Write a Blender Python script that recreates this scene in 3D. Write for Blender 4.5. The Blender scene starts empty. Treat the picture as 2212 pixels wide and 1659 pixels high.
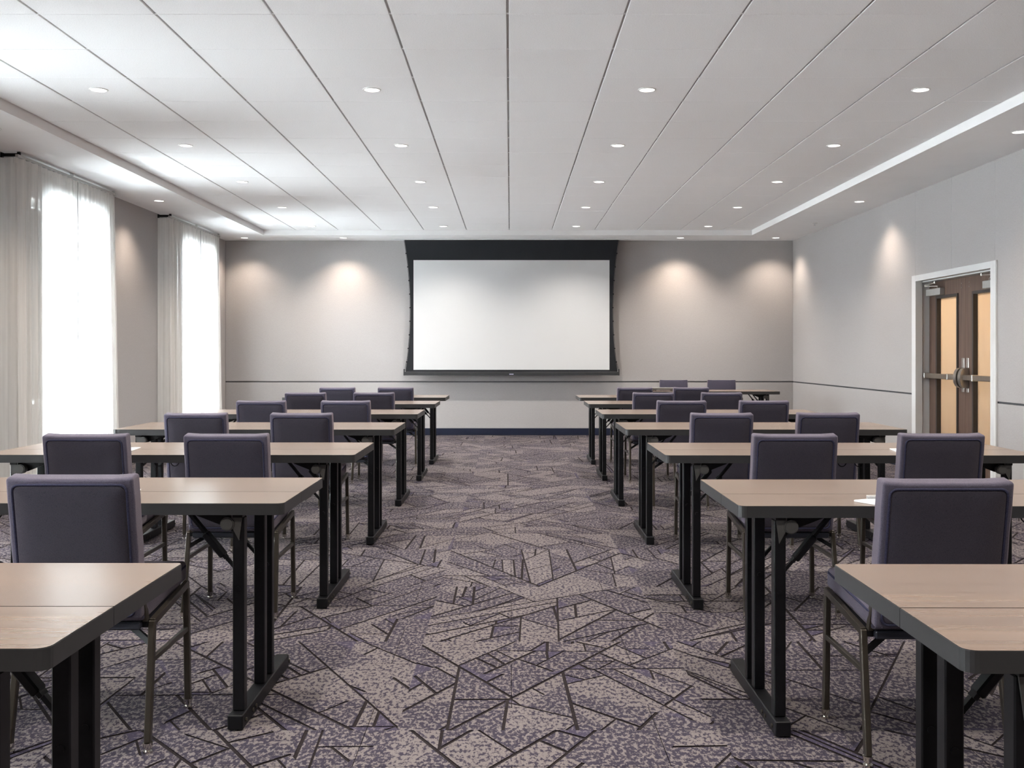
import bpy, bmesh, math, random
from mathutils import Vector, Matrix
random.seed(7)
S = bpy.context.scene
COL = S.collection
PI = math.pi

# ------------------------------------------------------------------ camera
CH = 1.23                                   # camera height, looking along +Y
cam = bpy.data.cameras.new('camera')
cam.sensor_width = 36.0
cam.lens = 2198.0 / 2212.0 * 36.0
cam.shift_x = 4.0 / 2212.0
cam.shift_y = -66.5 / 2212.0
cam.clip_start = 0.05
camo = bpy.data.objects.new('camera', cam)
camo.location = (0, 0, CH)
camo.rotation_euler = (PI / 2, 0, 0)
COL.objects.link(camo)
S.camera = camo

# ------------------------------------------------------------------ view, sky and light levels
S.view_settings.view_transform = 'Standard'
S.view_settings.look = 'None'
S.view_settings.exposure = 1.18
S.view_settings.gamma = 1.0
S.view_settings.use_curve_mapping = False
SKY = 44.0                                   # bright overcast daylight outside the windows
LAMP_W = 80.0                               # every ceiling downlight
WASH_W = 28.0                               # downlights of the dropped border
LAMP_COL = (1.0, 0.93, 0.85)
WASH_COL = (1.0, 0.82, 0.67)
world = bpy.data.worlds.new('overcast_sky')
world.use_nodes = True
world.node_tree.nodes['Background'].inputs[0].default_value = (0.885, 0.925, 1.0, 1)
world.node_tree.nodes['Background'].inputs[1].default_value = SKY
S.world = world
try:
    S.cycles.max_bounces = 10
    S.cycles.diffuse_bounces = 6
    S.cycles.transparent_max_bounces = 12
    S.cycles.use_denoising = True
    S.cycles.sample_clamp_indirect = 6.0
    S.cycles.caustics_reflective = False
    S.cycles.caustics_refractive = False
except Exception:
    pass

# ------------------------------------------------------------------ room measures
XL, XR = -4.27, 4.24                        # side walls
YF, YB = 15.27, -2.6                        # screen wall, wall behind the camera
ZS, ZC = 2.919, 2.992                       # dropped border, tiled field
CX0, CX1, CY0, CY1 = -3.53, 3.46, -1.7, 14.56
WIN = [(12.85, 14.2), (9.05, 10.4), (5.25, 6.6), (1.45, 2.8)]
WZ0, WZ1 = 0.06, 2.62
DY0, DY1, DZ = 8.90, 10.65, 1.99            # door opening


# ------------------------------------------------------------------ helpers
def link(o, parent=None):
    COL.objects.link(o)
    if parent is not None:
        o.parent = parent
    return o


def obj(name, bm, mats, parent=None, smooth=None):
    me = bpy.data.meshes.new(name)
    bmesh.ops.recalc_face_normals(bm, faces=bm.faces)
    if smooth:
        for f in bm.faces:
            f.smooth = True
    bm.to_mesh(me)
    bm.free()
    for m in (mats if isinstance(mats, (list, tuple)) else [mats]):
        me.materials.append(m)
    o = bpy.data.objects.new(name, me)
    if smooth:
        try:
            me.set_sharp_from_angle(angle=smooth)
        except Exception:
            pass
    return link(o, parent)


def empty(name, label, cat, loc=(0, 0, 0), rz=0, group=None):
    o = bpy.data.objects.new(name, None)
    o.empty_display_size = 0.1
    o.location = loc
    o.rotation_euler = (0, 0, rz)
    COL.objects.link(o)
    return tag(o, label, cat, group)


def tag(o, label=None, cat=None, group=None, kind=None):
    if label: o['label'] = label
    if cat: o['category'] = cat
    if group: o['group'] = group
    if kind: o['kind'] = kind
    return o


def struct(o, label=None):
    o['kind'] = 'structure'
    if label: o['label'] = label
    return o


def copy_tree(o, parent=None):
    c = o.copy()
    COL.objects.link(c)
    c.parent = parent
    for ch in list(o.children):
        copy_tree(ch, c)
    return c


def box(bm, x0, x1, y0, y1, z0, z1, mi=0, bev=0.0, seg=2):
    vs = [bm.verts.new(p) for p in ((x0, y0, z0), (x1, y0, z0), (x1, y1, z0), (x0, y1, z0),
                                    (x0, y0, z1), (x1, y0, z1), (x1, y1, z1), (x0, y1, z1))]
    fs = [bm.faces.new([vs[i] for i in q]) for q in
          ((0, 3, 2, 1), (4, 5, 6, 7), (0, 1, 5, 4), (1, 2, 6, 5), (2, 3, 7, 6), (3, 0, 4, 7))]
    for f in fs: f.material_index = mi
    if bev > 0:
        es = list({e for f in fs for e in f.edges})
        r = bmesh.ops.bevel(bm, geom=es, offset=bev, segments=seg, profile=0.5, affect='EDGES')
        for f in r['faces']: f.material_index = mi
    return vs


def B(x0, x1, y0, y1, z0, z1, bev=0.0, seg=2):
    bm = bmesh.new()
    box(bm, x0, x1, y0, y1, z0, z1, 0, bev, seg)
    return bm


def bar(bm, p, q, w, h, bev=0.0, mi=0):
    """a rectangular bar from p to q, w wide and h deep"""
    p, q = Vector(p), Vector(q)
    d = (q - p)
    L = d.length
    d.normalize()
    up = Vector((1, 0, 0)) if abs(d.x) < 0.75 else Vector((0, 1, 0))
    a = (up - d * up.dot(d)).normalized()
    b = d.cross(a)
    M = Matrix((a, b, d)).transposed()
    t = bmesh.new()
    box(t, -w / 2, w / 2, -h / 2, h / 2, 0, L, mi, bev, 1)
    for v in t.verts: v.co = p + M @ v.co
    me = bpy.data.meshes.new('tmp')
    t.to_mesh(me); t.free()
    bm.from_mesh(me)
    bpy.data.meshes.remove(me)


def cyl(bm, c, r, h, axis='z', n=20, r2=None, mi=0):
    """cylinder from c along axis"""
    r2 = r if r2 is None else r2
    rings = []
    for k, rr in ((0, r), (h, r2)):
        ring = []
        for i in range(n):
            a = 2 * PI * i / n
            u, v = rr * math.cos(a), rr * math.sin(a)
            p = {'z': (u, v, k), 'y': (u, k, v), 'x': (k, u, v)}[axis]
            ring.append(bm.verts.new(Vector(c) + Vector(p)))
        rings.append(ring)
    for i in range(n):
        f = bm.faces.new((rings[0][i], rings[0][(i + 1) % n], rings[1][(i + 1) % n], rings[1][i]))
        f.material_index = mi
    bm.faces.new(rings[0]).material_index = mi
    bm.faces.new(rings[1]).material_index = mi


def tube(bm, pts, r, n=8, closed=False, mi=0):
    pts = [Vector(p) for p in pts]
    m = len(pts)
    rings = []
    for i, p in enumerate(pts):
        a = pts[(i - 1) % m] if (closed or i > 0) else p
        b = pts[(i + 1) % m] if (closed or i < m - 1) else p
        d = (b - a).normalized()
        ref = Vector((0, 0, 1)) if abs(d.z) < 0.9 else Vector((1, 0, 0))
        u = d.cross(ref).normalized()
        w = d.cross(u)
        rings.append((p, u, w))
    # keep frames aligned
    vr = []
    pu = None
    for p, u, w in rings:
        if pu is not None and u.dot(pu) < 0:
            u, w = -u, -w
        pu = u
        vr.append([bm.verts.new(p + (u * math.cos(2 * PI * k / n) + w * math.sin(2 * PI * k / n)) * r) for k in range(n)])
    for i in range(m if closed else m - 1):
        A, C = vr[i], vr[(i + 1) % m]
        off = 0
        if closed and i == m - 1:
            off = min(range(n), key=lambda s: (A[0].co - C[s].co).length)
        for k in range(n):
            try:
                f = bm.faces.new((A[k], A[(k + 1) % n], C[(k + 1 + off) % n], C[(k + off) % n]))
                f.material_index = mi
            except ValueError:
                pass
    if not closed:
        bm.faces.new(vr[0]); bm.faces.new(vr[-1])


def prism(bm, pts, z0, z1, top=0, side=0):
    a = [bm.verts.new((x, y, z0)) for x, y in pts]
    b = [bm.verts.new((x, y, z1)) for x, y in pts]
    n = len(pts)
    bm.faces.new(b).material_index = top
    bm.faces.new(a[::-1]).material_index = side
    for i in range(n):
        bm.faces.new((a[i], a[(i + 1) % n], b[(i + 1) % n], b[i])).material_index = side


def round_rect(x0, x1, y0, y1, r, n=5):
    """r: radii of corners (x0y0, x1y0, x1y1, x0y1)"""
    out = []
    for (cx, cy, a0, rr) in ((x0, y0, PI, r[0]), (x1, y0, 1.5 * PI, r[1]), (x1, y1, 0, r[2]), (x0, y1, PI / 2, r[3])):
        px = cx + rr if cx == x0 else cx - rr
        py = cy + rr if cy == y0 else cy - rr
        if rr <= 0:
            out.append((cx, cy)); continue
        for k in range(n + 1):
            a = a0 + PI / 2 * k / n
            out.append((px + rr * math.cos(a), py + rr * math.sin(a)))
    return out


# ------------------------------------------------------------------ materials
class NT:
    def __init__(s, name):
        s.m = bpy.data.materials.new(name)
        s.m.use_nodes = True
        s.t = s.m.node_tree
        s.b = s.t.nodes['Principled BSDF']

    def n(s, kind, **kw):
        nd = s.t.nodes.new(kind)
        for k, v in kw.items():
            if k.startswith('i_'):
                nd.inputs[k[2:].replace('_', ' ')].default_value = v
            else:
                setattr(nd, k, v)
        return nd

    def l(s, a, b): s.t.links.new(a, b)

    def coords(s, scale=(1, 1, 1), kind='Object'):
        tc = s.n('ShaderNodeTexCoord')
        mp = s.n('ShaderNodeMapping')
        mp.inputs['Scale'].default_value = scale
        s.l(tc.outputs[kind], mp.inputs[0])
        return mp.outputs[0]

    def noise(s, vec, scale, detail=3, rough=0.55):
        nd = s.n('ShaderNodeTexNoise')
        nd.inputs['Scale'].default_value = scale
        nd.inputs['Detail'].default_value = detail
        nd.inputs['Roughness'].default_value = rough
        s.l(vec, nd.inputs['Vector'])
        return nd.outputs['Fac']

    def ramp(s, fac, stops, interp='LINEAR'):
        nd = s.n('ShaderNodeValToRGB')
        cr = nd.color_ramp
        cr.interpolation = interp
        cr.elements[0].position, cr.elements[0].color = stops[0][0], (*stops[0][1], 1)
        cr.elements[1].position, cr.elements[1].color = stops[-1][0], (*stops[-1][1], 1)
        for p, c in stops[1:-1]:
            e = cr.elements.new(p); e.color = (*c, 1)
        s.l(fac, nd.inputs[0])
        return nd.outputs[0]

    def bump(s, h, strength, dist=0.002):
        nd = s.n('ShaderNodeBump')
        nd.inputs['Strength'].default_value = strength
        nd.inputs['Distance'].default_value = dist
        s.l(h, nd.inputs['Height'])
        s.l(nd.outputs[0], s.b.inputs['Normal'])

    def set(s, col=None, rough=None, metal=None, spec=None):
        if col is not None: s.b.inputs['Base Color'].default_value = (*col, 1)
        if rough is not None: s.b.inputs['Roughness'].default_value = rough
        if metal is not None: s.b.inputs['Metallic'].default_value = metal
        if spec is not None: s.b.inputs['Specular IOR Level'].default_value = spec
        return s


def plain(name, col, rough=0.5, metal=0.0, spec=0.5, vary=0.08, scale=30):
    t = NT(name).set(col, rough, metal, spec)
    f = t.noise(t.coords(), scale, 3)
    a = tuple(c * (1 - vary) for c in col)
    b = tuple(min(1, c * (1 + vary)) for c in col)
    t.l(t.ramp(f, [(0.3, a), (0.7, b)]), t.b.inputs['Base Color'])
    return t.m


def fabric_wall():
    t = NT('woven_wall_fabric').set(rough=0.95, spec=0.15)
    v = t.coords((1, 1, 1))
    a = t.noise(t.coords((90, 90, 900)), 1.0, 2)
    b = t.noise(t.coords((900, 900, 70)), 1.0, 2)
    mx = t.n('ShaderNodeMath', operation='ADD')
    t.l(a, mx.inputs[0]); t.l(b, mx.inputs[1])
    t.l(t.ramp(mx.outputs[0], [(0.75, (0.325, 0.312, 0.308)), (1.25 / 1.0 if False else 1.0, (0.41, 0.394, 0.388))]), t.b.inputs['Base Color'])
    t.bump(mx.outputs[0], 0.25, 0.001)
    return t.m


def ceiling_tile_mat():
    t = NT('mineral_fibre_tile').set(rough=0.95, spec=0.1)
    v = t.coords()
    f = t.noise(v, 170, 3, 0.75)
    t.l(t.ramp(f, [(0.34, (0.80, 0.80, 0.80)), (0.52, (0.91, 0.91, 0.91)), (0.8, (0.94, 0.94, 0.94))]), t.b.inputs['Base Color'])
    t.bump(f, 0.6, 0.0025)
    return t.m


def carpet(name, share, light, dark, off=0.0):
    """flecked loop pile: share 0..1 of light flecks"""
    t = NT(name).set(rough=1.0, spec=0.05)
    v = t.coords()
    vs = t.coords((1.0, 0.62, 1.0))
    f = t.noise(vs, 70, 4, 0.66)
    thr = 0.5 + (0.5 - share) * 0.24
    mid = tuple((a + b) / 2 for a, b in zip(light, dark))
    c1 = t.ramp(f, [(thr - 0.03, dark), (thr, mid), (thr + 0.025, light)])
    pile = t.noise(v, 420, 2, 0.6)
    mix = t.n('ShaderNodeMixRGB', blend_type='MULTIPLY')
    mix.inputs[0].default_value = 1.0
    t.l(c1, mix.inputs[1])
    t.l(t.ramp(pile, [(0.3, (0.62, 0.62, 0.62)), (0.65, (1.12, 1.12, 1.12))]), mix.inputs[2])
    t.l(mix.outputs[0], t.b.inputs['Base Color'])
    t.bump(pile, 0.7, 0.004)
    return t.m


def laminate():
    t = NT('walnut_laminate').set(rough=0.27, spec=0.95)
    a = t.noise(t.coords((1.2, 42, 5)), 1.0, 5, 0.62)
    b = t.noise(t.coords((0.5, 9, 3)), 1.0, 3, 0.5)
    mx = t.n('ShaderNodeMixRGB', blend_type='MULTIPLY')
    mx.inputs[0].default_value = 1.0
    t.l(t.ramp(a, [(0.25, (0.138, 0.096, 0.073)), (0.5, (0.168, 0.121, 0.093)), (0.75, (0.190, 0.140, 0.110))]), mx.inputs[1])
    t.l(t.ramp(b, [(0.3, (0.86, 0.86, 0.88)), (0.7, (1.08, 1.06, 1.04))]), mx.inputs[2])
    t.l(mx.outputs[0], t.b.inputs['Base Color'])
    return t.m


def door_wood():
    t = NT('door_walnut_veneer').set(rough=0.42, spec=0.4)
    a = t.noise(t.coords((60, 60, 1.3)), 1.0, 5, 0.6)
    t.l(t.ramp(a, [(0.3, (0.075, 0.045, 0.034)), (0.55, (0.125, 0.078, 0.058)), (0.75, (0.165, 0.105, 0.078))]), t.b.inputs['Base Color'])
    return t.m


def chair_fabric(name='slate_blue_upholstery', k=1.0):
    t = NT(name).set(rough=0.95, spec=0.12)
    v = t.coords()
    w1 = t.noise(t.coords((260, 260, 1400)), 1.0, 1)
    w2 = t.noise(t.coords((1400, 900, 260)), 1.0, 1)
    mx = t.n('ShaderNodeMath', operation='ADD')
    t.l(w1, mx.inputs[0]); t.l(w2, mx.inputs[1])
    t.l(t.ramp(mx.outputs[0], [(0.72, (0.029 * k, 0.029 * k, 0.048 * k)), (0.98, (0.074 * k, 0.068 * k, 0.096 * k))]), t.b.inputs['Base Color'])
    t.b.inputs['Sheen Weight'].default_value = 0.25
    t.b.inputs['Sheen Roughness'].default_value = 0.5
    t.b.inputs['Sheen Tint'].default_value = (0.9, 0.75, 0.75, 1)
    t.bump(mx.outputs[0], 0.5, 0.0015)
    return t.m


def sheer():
    t = NT('white_sheer_cloth')
    nt = t.t
    nt.nodes.remove(t.b)
    out = nt.nodes['Material Output']
    tr = t.n('ShaderNodeBsdfTransparent')
    tr.inputs[0].default_value = (1, 1, 1, 1)
    di = t.n('ShaderNodeBsdfDiffuse')
    di.inputs[0].default_value = (0.88, 0.86, 0.83, 1)
    tl = t.n('ShaderNodeBsdfTranslucent')
    tl.inputs[0].default_value = (0.84, 0.84, 0.83, 1)
    m1 = t.n('ShaderNodeMixShader')
    m1.inputs[0].default_value = 0.36
    t.l(di.outputs[0], m1.inputs[1]); t.l(tl.outputs[0], m1.inputs[2])
    m2 = t.n('ShaderNodeMixShader')
    f = t.noise(t.coords((50, 50, 0.6)), 1.0, 2)
    rp = t.ramp(f, [(0.3, (0.72, 0.72, 0.72)), (0.7, (0.83, 0.83, 0.83))])
    t.l(rp, m2.inputs[0])
    t.l(tr.outputs[0], m2.inputs[1]); t.l(m1.outputs[0], m2.inputs[2])
    t.l(m2.outputs[0], out.inputs['Surface'])
    return t.m


def window_glass():
    t = NT('window_glass')
    nt = t.t
    nt.nodes.remove(t.b)
    out = nt.nodes['Material Output']
    tr = t.n('ShaderNodeBsdfTransparent')
    tr.inputs[0].default_value = (0.93, 0.96, 0.95, 1)
    gl = t.n('ShaderNodeBsdfGlossy')
    gl.inputs['Roughness'].default_value = 0.02
    m = t.n('ShaderNodeMixShader')
    fr = t.n('ShaderNodeFresnel')
    fr.inputs['IOR'].default_value = 1.45
    t.l(fr.outputs[0], m.inputs[0])
    t.l(tr.outputs[0], m.inputs[1]); t.l(gl.outputs[0], m.inputs[2])
    t.l(m.outputs[0], out.inputs['Surface'])
    return t.m


def frosted():
    t = NT('frosted_door_glass')
    nt = t.t
    nt.nodes.remove(t.b)
    out = nt.nodes['Material Output']
    tl = t.n('ShaderNodeBsdfTranslucent')
    f = t.noise(t.coords((3, 3, 1.2)), 1.0, 3)
    t.l(t.ramp(f, [(0.3, (0.80, 0.70, 0.58)), (0.7, (0.86, 0.78, 0.67))]), tl.inputs[0])
    di = t.n('ShaderNodeBsdfDiffuse')
    di.inputs[0].default_value = (0.6, 0.5, 0.4, 1)
    m = t.n('ShaderNodeMixShader')
    m.inputs[0].default_value = 0.35
    gl = t.n('ShaderNodeBsdfGlossy')
    gl.inputs['Roughness'].default_value = 0.12
    m2 = t.n('ShaderNodeMixShader')
    m2.inputs[0].default_value = 0.06
    t.l(tl.outputs[0], m.inputs[1]); t.l(di.outputs[0], m.inputs[2])
    t.l(m.outputs[0], m2.inputs[1]); t.l(gl.outputs[0], m2.inputs[2])
    t.l(m2.outputs[0], out.inputs['Surface'])
    return t.m


def lamp_glow():
    t = NT('lit_lamp_lens').set((0.9, 0.9, 0.9), 0.4)
    t.b.inputs['Emission Color'].default_value = (1.0, 0.95, 0.88, 1)
    t.b.inputs['Emission Strength'].default_value = 2.0
    return t.m


M = dict(
    wall=fabric_wall(),
    groove=plain('shadow_joint', (0.10, 0.10, 0.105), 0.8),
    paint=plain('white_ceiling_paint', (0.90, 0.90, 0.90), 0.8, spec=0.2, vary=0.015, scale=3),
    trimpaint=plain('pale_grey_gloss_paint', (0.68, 0.69, 0.69), 0.4, vary=0.02, scale=3),
    tile=ceiling_tile_mat(),
    grid=plain('ceiling_grid_metal', (0.42, 0.42, 0.42), 0.6, vary=0.03),
    tee=plain('white_cross_tee', (0.80, 0.80, 0.80), 0.5, vary=0.02),
    base=plain('navy_rubber_base', (0.006, 0.009, 0.026), 0.6, spec=0.3),
    lam=laminate(),
    edge=plain('bronze_edge_band', (0.030, 0.030, 0.031), 0.42, spec=0.35, vary=0.05),
    black=plain('black_powder_coat', (0.004, 0.004, 0.005), 0.42, spec=0.22, vary=0.15, scale=60),
    knob=plain('dark_grey_plastic', (0.055, 0.053, 0.050), 0.4),
    pad=chair_fabric(),
    padshade=chair_fabric('slate_blue_upholstery_rear_shade', 0.42),  # same upholstery; shade on the rear panel is painted into its colour
    pipe=plain('navy_piping', (0.030, 0.030, 0.055), 0.9, spec=0.1, vary=0.3, scale=300),
    bronze=plain('bronze_tube', (0.050, 0.042, 0.033), 0.32, metal=0.6, vary=0.08),
    pan=plain('black_seat_tray', (0.012, 0.013, 0.02), 0.6, spec=0.3),
    chrome=plain('chrome', (0.75, 0.72, 0.66), 0.12, metal=1.0, vary=0.03),
    steel=plain('brushed_stainless', (0.52, 0.50, 0.47), 0.30, metal=1.0, vary=0.08, scale=80),
    bsteel=plain('brown_tinted_steel', (0.33, 0.28, 0.235), 0.36, metal=0.9, vary=0.06),
    alu=plain('aluminium_paint', (0.42, 0.42, 0.41), 0.42, metal=0.4, vary=0.03),
    wood=door_wood(),
    bead=plain('dark_glazing_bead', (0.030, 0.024, 0.022), 0.5),
    frost=frosted(),
    glass=window_glass(),
    sheer=sheer(),
    screenblack=plain('matte_black_screen_cloth', (0.020, 0.021, 0.024), 0.85, spec=0.15, vary=0.05, scale=2),
    screenwhite=plain('projection_white', (0.64, 0.643, 0.647), 0.9, spec=0.1, vary=0.006, scale=2),
    barblack=plain('black_weight_bar', (0.028, 0.029, 0.031), 0.4),
    badge=plain('pale_badge', (0.45, 0.46, 0.58), 0.4),
    paper=plain('white_paper', (0.82, 0.82, 0.82), 0.7, vary=0.01),
    pen=plain('grey_pen_plastic', (0.35, 0.36, 0.37), 0.35),
    card=plain('grey_card', (0.25, 0.25, 0.25), 0.6),
    winframe=plain('white_window_frame', (0.65, 0.66, 0.66), 0.4, vary=0.02),
    glow=lamp_glow(),
    trim=plain('white_lamp_trim', (0.72, 0.72, 0.71), 0.4, vary=0.02),
    device=plain('dark_grey_plastic_case', (0.12, 0.115, 0.11), 0.45),
    hem=plain('white_hem_cloth', (0.8, 0.79, 0.77), 0.9, vary=0.02),
    corridor=plain('warm_corridor_paint', (0.80, 0.70, 0.58), 0.8, vary=0.03, scale=2),
)
CLIGHT, CDARK = (0.172, 0.149, 0.146), (0.043, 0.037, 0.053)
CARP = [carpet('carpet_pale_fleck', 0.61, CLIGHT, CDARK),
        carpet('carpet_plum_fleck', 0.39, CLIGHT, CDARK),
        carpet('carpet_plum_solid', 0.22, (0.14, 0.12, 0.135), (0.056, 0.048, 0.074)),
        plain('carpet_incised_line', (0.022, 0.018, 0.019), 1.0, spec=0.02, vary=0.3, scale=200)]


# ================================================================== THE ROOM
# ---- floor: carpet planks carrying a net of shards
def clip(poly, nx, ny, d):
    """keep nx*x+ny*y <= d; vertices carry the gap of the edge that starts there"""
    out = []
    n = len(poly)
    for i in range(n):
        x, y, g = poly[i]
        x2, y2, g2 = poly[(i + 1) % n]
        a = nx * x + ny * y - d
        b = nx * x2 + ny * y2 - d
        if a <= 0:
            out.append((x, y, g))
        if (a < 0 < b) or (b < 0 < a):
            t = a / (a - b)
            out.append((x + (x2 - x) * t, y + (y2 - y) * t, g if b < 0 else None))
    return out


def cut(poly, nx, ny, d, gap):
    res = []
    for s in (1, -1):
        p = clip(poly, nx * s, ny * s, d * s)
        p = [(x, y, gap if g is None else g) for x, y, g in p]
        q = []
        for v in p:
            if not q or abs(v[0] - q[-1][0]) + abs(v[1] - q[-1][1]) > 1e-5:
                q.append(v)
        res.append(q if len(q) >= 3 else None)
    return res


def area(p):
    return abs(sum(p[i][0] * p[(i + 1) % len(p)][1] - p[(i + 1) % len(p)][0] * p[i][1] for i in range(len(p)))) / 2


rnd = random.Random(21)
ANG = [0, 0, 90, 90, 58, -58, 58, -58, 48, -48, 63, -63, 36, -36]
leaves = []


def shards(p, depth):
    A = area(p)
    if A < 0.016 or depth > 12 or (A < 0.09 and rnd.random() < 0.40):
        leaves.append((p, rnd.choice([0, 0, 0, 1, 1, 1, 1]) if A > 0.006 else 2))
        return
    a = math.radians(rnd.choice(ANG) + rnd.uniform(-3, 3))
    nx, ny = -math.sin(a), math.cos(a)
    ds = [nx * v[0] + ny * v[1] for v in p]
    lo, hi = min(ds), max(ds)
    if hi - lo < 0.05:
        leaves.append((p, rnd.choice([0, 1]))); return
    gap = rnd.choice([0.0, 0.004, 0.0055, 0.0065]) if A < 0.4 else rnd.choice([0.0045, 0.0065])
    if rnd.random() < 0.16 and hi - lo > 0.16:                  # a narrow plum band beside an edge
        d = lo + rnd.uniform(0.018, 0.035)
        a1, b1 = cut(p, nx, ny, d, gap)
        if a1: leaves.append((a1, 2))
        if b1: shards(b1, depth + 1)
        return
    d = lo + (hi - lo) * rnd.uniform(0.3, 0.7)
    for q in cut(p, nx, ny, d, gap):
        if q: shards(q, depth + 1)


for iy in range(int((YF - YB) / 1.0) + 2):
    for ix in range(9):
        x0 = XL - 0.3 + ix * 1.05
        y0 = YB - 0.2 + iy * 1.02
        shards([(x0, y0, 0.0), (x0 + 1.05, y0, 0.0), (x0 + 1.05, y0 + 1.02, 0.0), (x0, y0 + 1.02, 0.0)], 0)
inset = []
for p, tone in leaves:
    q = [(x, y, 0.0) for x, y, g in p]
    s = sum(p[i][0] * p[(i + 1) % len(p)][1] - p[(i + 1) % len(p)][0] * p[i][1] for i in range(len(p)))
    for i in range(len(p)):
        x, y, g = p[i]
        x2, y2, _ = p[(i + 1) % len(p)]
        L = math.hypot(x2 - x, y2 - y)
        if L < 1e-5 or not g: continue
        nx, ny = ((y2 - y) / L, -(x2 - x) / L) if s > 0 else (-(y2 - y) / L, (x2 - x) / L)
        q = clip(q, nx, ny, nx * x + ny * y - g)
        q = [(a, b, 0.0) for a, b, _ in q]
        if len(q) < 3: break
    if len(q) >= 3 and area(q) > 1e-5:
        xs = [v[0] for v in q]; ys = [v[1] for v in q]
        inset.append((q, tone, min(xs), max(xs), min(ys), max(ys)))

floor = struct(obj('floor', B(XL - 0.3, XR + 1.9, YB - 0.3, YF + 0.3, -0.12, -0.006), CARP[3]))
PW, PD = 0.95, 0.50
rest = bmesh.new()


def plank_into(bm, x0, x1, y0, y1):
    g = 0.0011
    x0 += g; x1 -= g; y0 += g; y1 -= g
    box(bm, x0, x1, y0, y1, -0.0058, -0.003, 3)
    for q, tone, ax, bx, ay, by in inset:
        if bx <= x0 or ax >= x1 or by <= y0 or ay >= y1: continue
        r = q
        for (nx, ny, d) in ((1, 0, x1), (-1, 0, -x0), (0, 1, y1), (0, -1, -y0)):
            r = [(a, b, 0.0) for a, b, _ in clip(r, nx, ny, d)]
            if len(r) < 3: break
        if len(r) < 3 or area(r) < 2e-5: continue
        vs = [bm.verts.new((a, b, 0.0)) for a, b, _ in r]
        try:
            f = bm.faces.new(vs)
            f.normal_update()
            if f.normal.z < 0: f.normal_flip()
            f.material_index = tone
        except ValueError:
            pass


def mesh_keep(name, bm, mats, parent):
    me = bpy.data.meshes.new(name)
    bm.to_mesh(me); bm.free()
    for m in mats: me.materials.append(m)
    return link(bpy.data.objects.new(name, me), parent)


y = 15.27
rows = []
ys = [YB] + [YB + 0.13 + PD * k for k in range(36)]
ys = [v for v in ys if v < YF - 0.02] + [YF]
for j in range(len(ys) - 1):
    y0, y1 = ys[j], ys[j + 1]
    off = XL - (0.475 if j % 2 else 0.0)
    x = off
    while x < XR - 0.01:
        a, b = max(x, XL), min(x + PW, XR)
        x += PW
        if b - a < 0.02: continue
        if y1 > 2.6:
            bm = bmesh.new()
            plank_into(bm, a, b, y0, y1)
            mesh_keep('carpet_plank', bm, CARP, floor)
        else:
            plank_into(rest, a, b, y0, y1)
o = mesh_keep('carpet_area', rest, CARP, floor)
o['kind'] = 'stuff'


# ---- walls, panels proud of a backing so that the joints are real grooves
def wall_panel(parent, x0, x1, y0, y1, z0, z1):
    return obj('wall_panel', B(x0, x1, y0, y1, z0, z1, 0.002, 1), M['wall'], parent)


T = 0.012
RZ0, RZ1 = 0.792, 0.810
# screen wall
wf = struct(obj('wall_front', B(XL - 0.3, XR + 0.3, YF + T, YF + 0.2, -0.1, 3.2), M['groove']))
for a, b in ((XL + 0.006, -0.003), (0.003, XR - 0.004)):
    pass
wall_panel(wf, XL, XR, YF, YF + T, RZ1, ZS + 0.02)
wall_panel(wf, XL, XR, YF, YF + T, 0.0, RZ0)
# wall behind the camera
wb = struct(obj('wall_rear', B(XL - 0.3, XR + 0.3, YB - 0.2, YB - T, -0.1, 3.2), M['groove']))
wall_panel(wb, XL, XR, YB - T, YB, RZ1, ZS + 0.02)
wall_panel(wb, XL, XR, YB - T, YB, 0.0, RZ0)
# right wall with the doorway
bm = bmesh.new()
box(bm, XR + T, XR + 0.24, YB - 0.2, DY0, -0.1, 3.2)
box(bm, XR + T, XR + 0.24, DY1, YF + 0.2, -0.1, 3.2)
box(bm, XR + T, XR + 0.24, DY0, DY1, DZ, 3.2)
wr = struct(obj('wall_right', bm, M['groove']))
SEAMS = [YB, 1.1, 3.5, 5.9, 8.3]
for i in range(len(SEAMS)):
    a = SEAMS[i] + (0.0007 if i else 0)
    b = (SEAMS[i + 1] - 0.0007) if i + 1 < len(SEAMS) else DY0
    wall_panel(wr, XR, XR + T, a, b, RZ1, ZS + 0.02)
    wall_panel(wr, XR, XR + T, a, b, 0.0, RZ0)
wall_panel(wr, XR, XR + T, DY1 + 0.0015, YF - 0.002, RZ1, ZS + 0.02)
wall_panel(wr, XR, XR + T, DY1 + 0.0015, YF - 0.002, 0.0, RZ0)
wall_panel(wr, XR, XR + T, DY0, (DY0 + DY1) / 2 - 0.001, DZ + 0.0, ZS + 0.02)
wall_panel(wr, XR, XR + T, (DY0 + DY1) / 2 + 0.001, DY1, DZ + 0.0, ZS + 0.02)
# left wall with windows
wl_bm = bmesh.new()
edges = [YB - 0.2] + [v for w in sorted(WIN) for v in w] + [YF + 0.2]
for i in range(0, len(edges), 2):
    box(wl_bm, XL - 0.24, XL - T, edges[i], edges[i + 1], -0.1, 3.2)
for a, b in WIN:
    box(wl_bm, XL - 0.24, XL - T, a, b, -0.1, WZ0)
    box(wl_bm, XL - 0.24, XL - T, a, b, WZ1, 3.2)
wl = struct(obj('wall_left', wl_bm, M['paint']))
pe = [YB] + [v for w in sorted(WIN) for v in w] + [YF - 0.002]
for i in range(0, len(pe), 2):
    wall_panel(wl, XL - T, XL, pe[i], pe[i + 1], 0.0, ZS + 0.02)
for a, b in WIN:
    wall_panel(wl, XL - T, XL, a, b, WZ1, ZS + 0.02)

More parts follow.
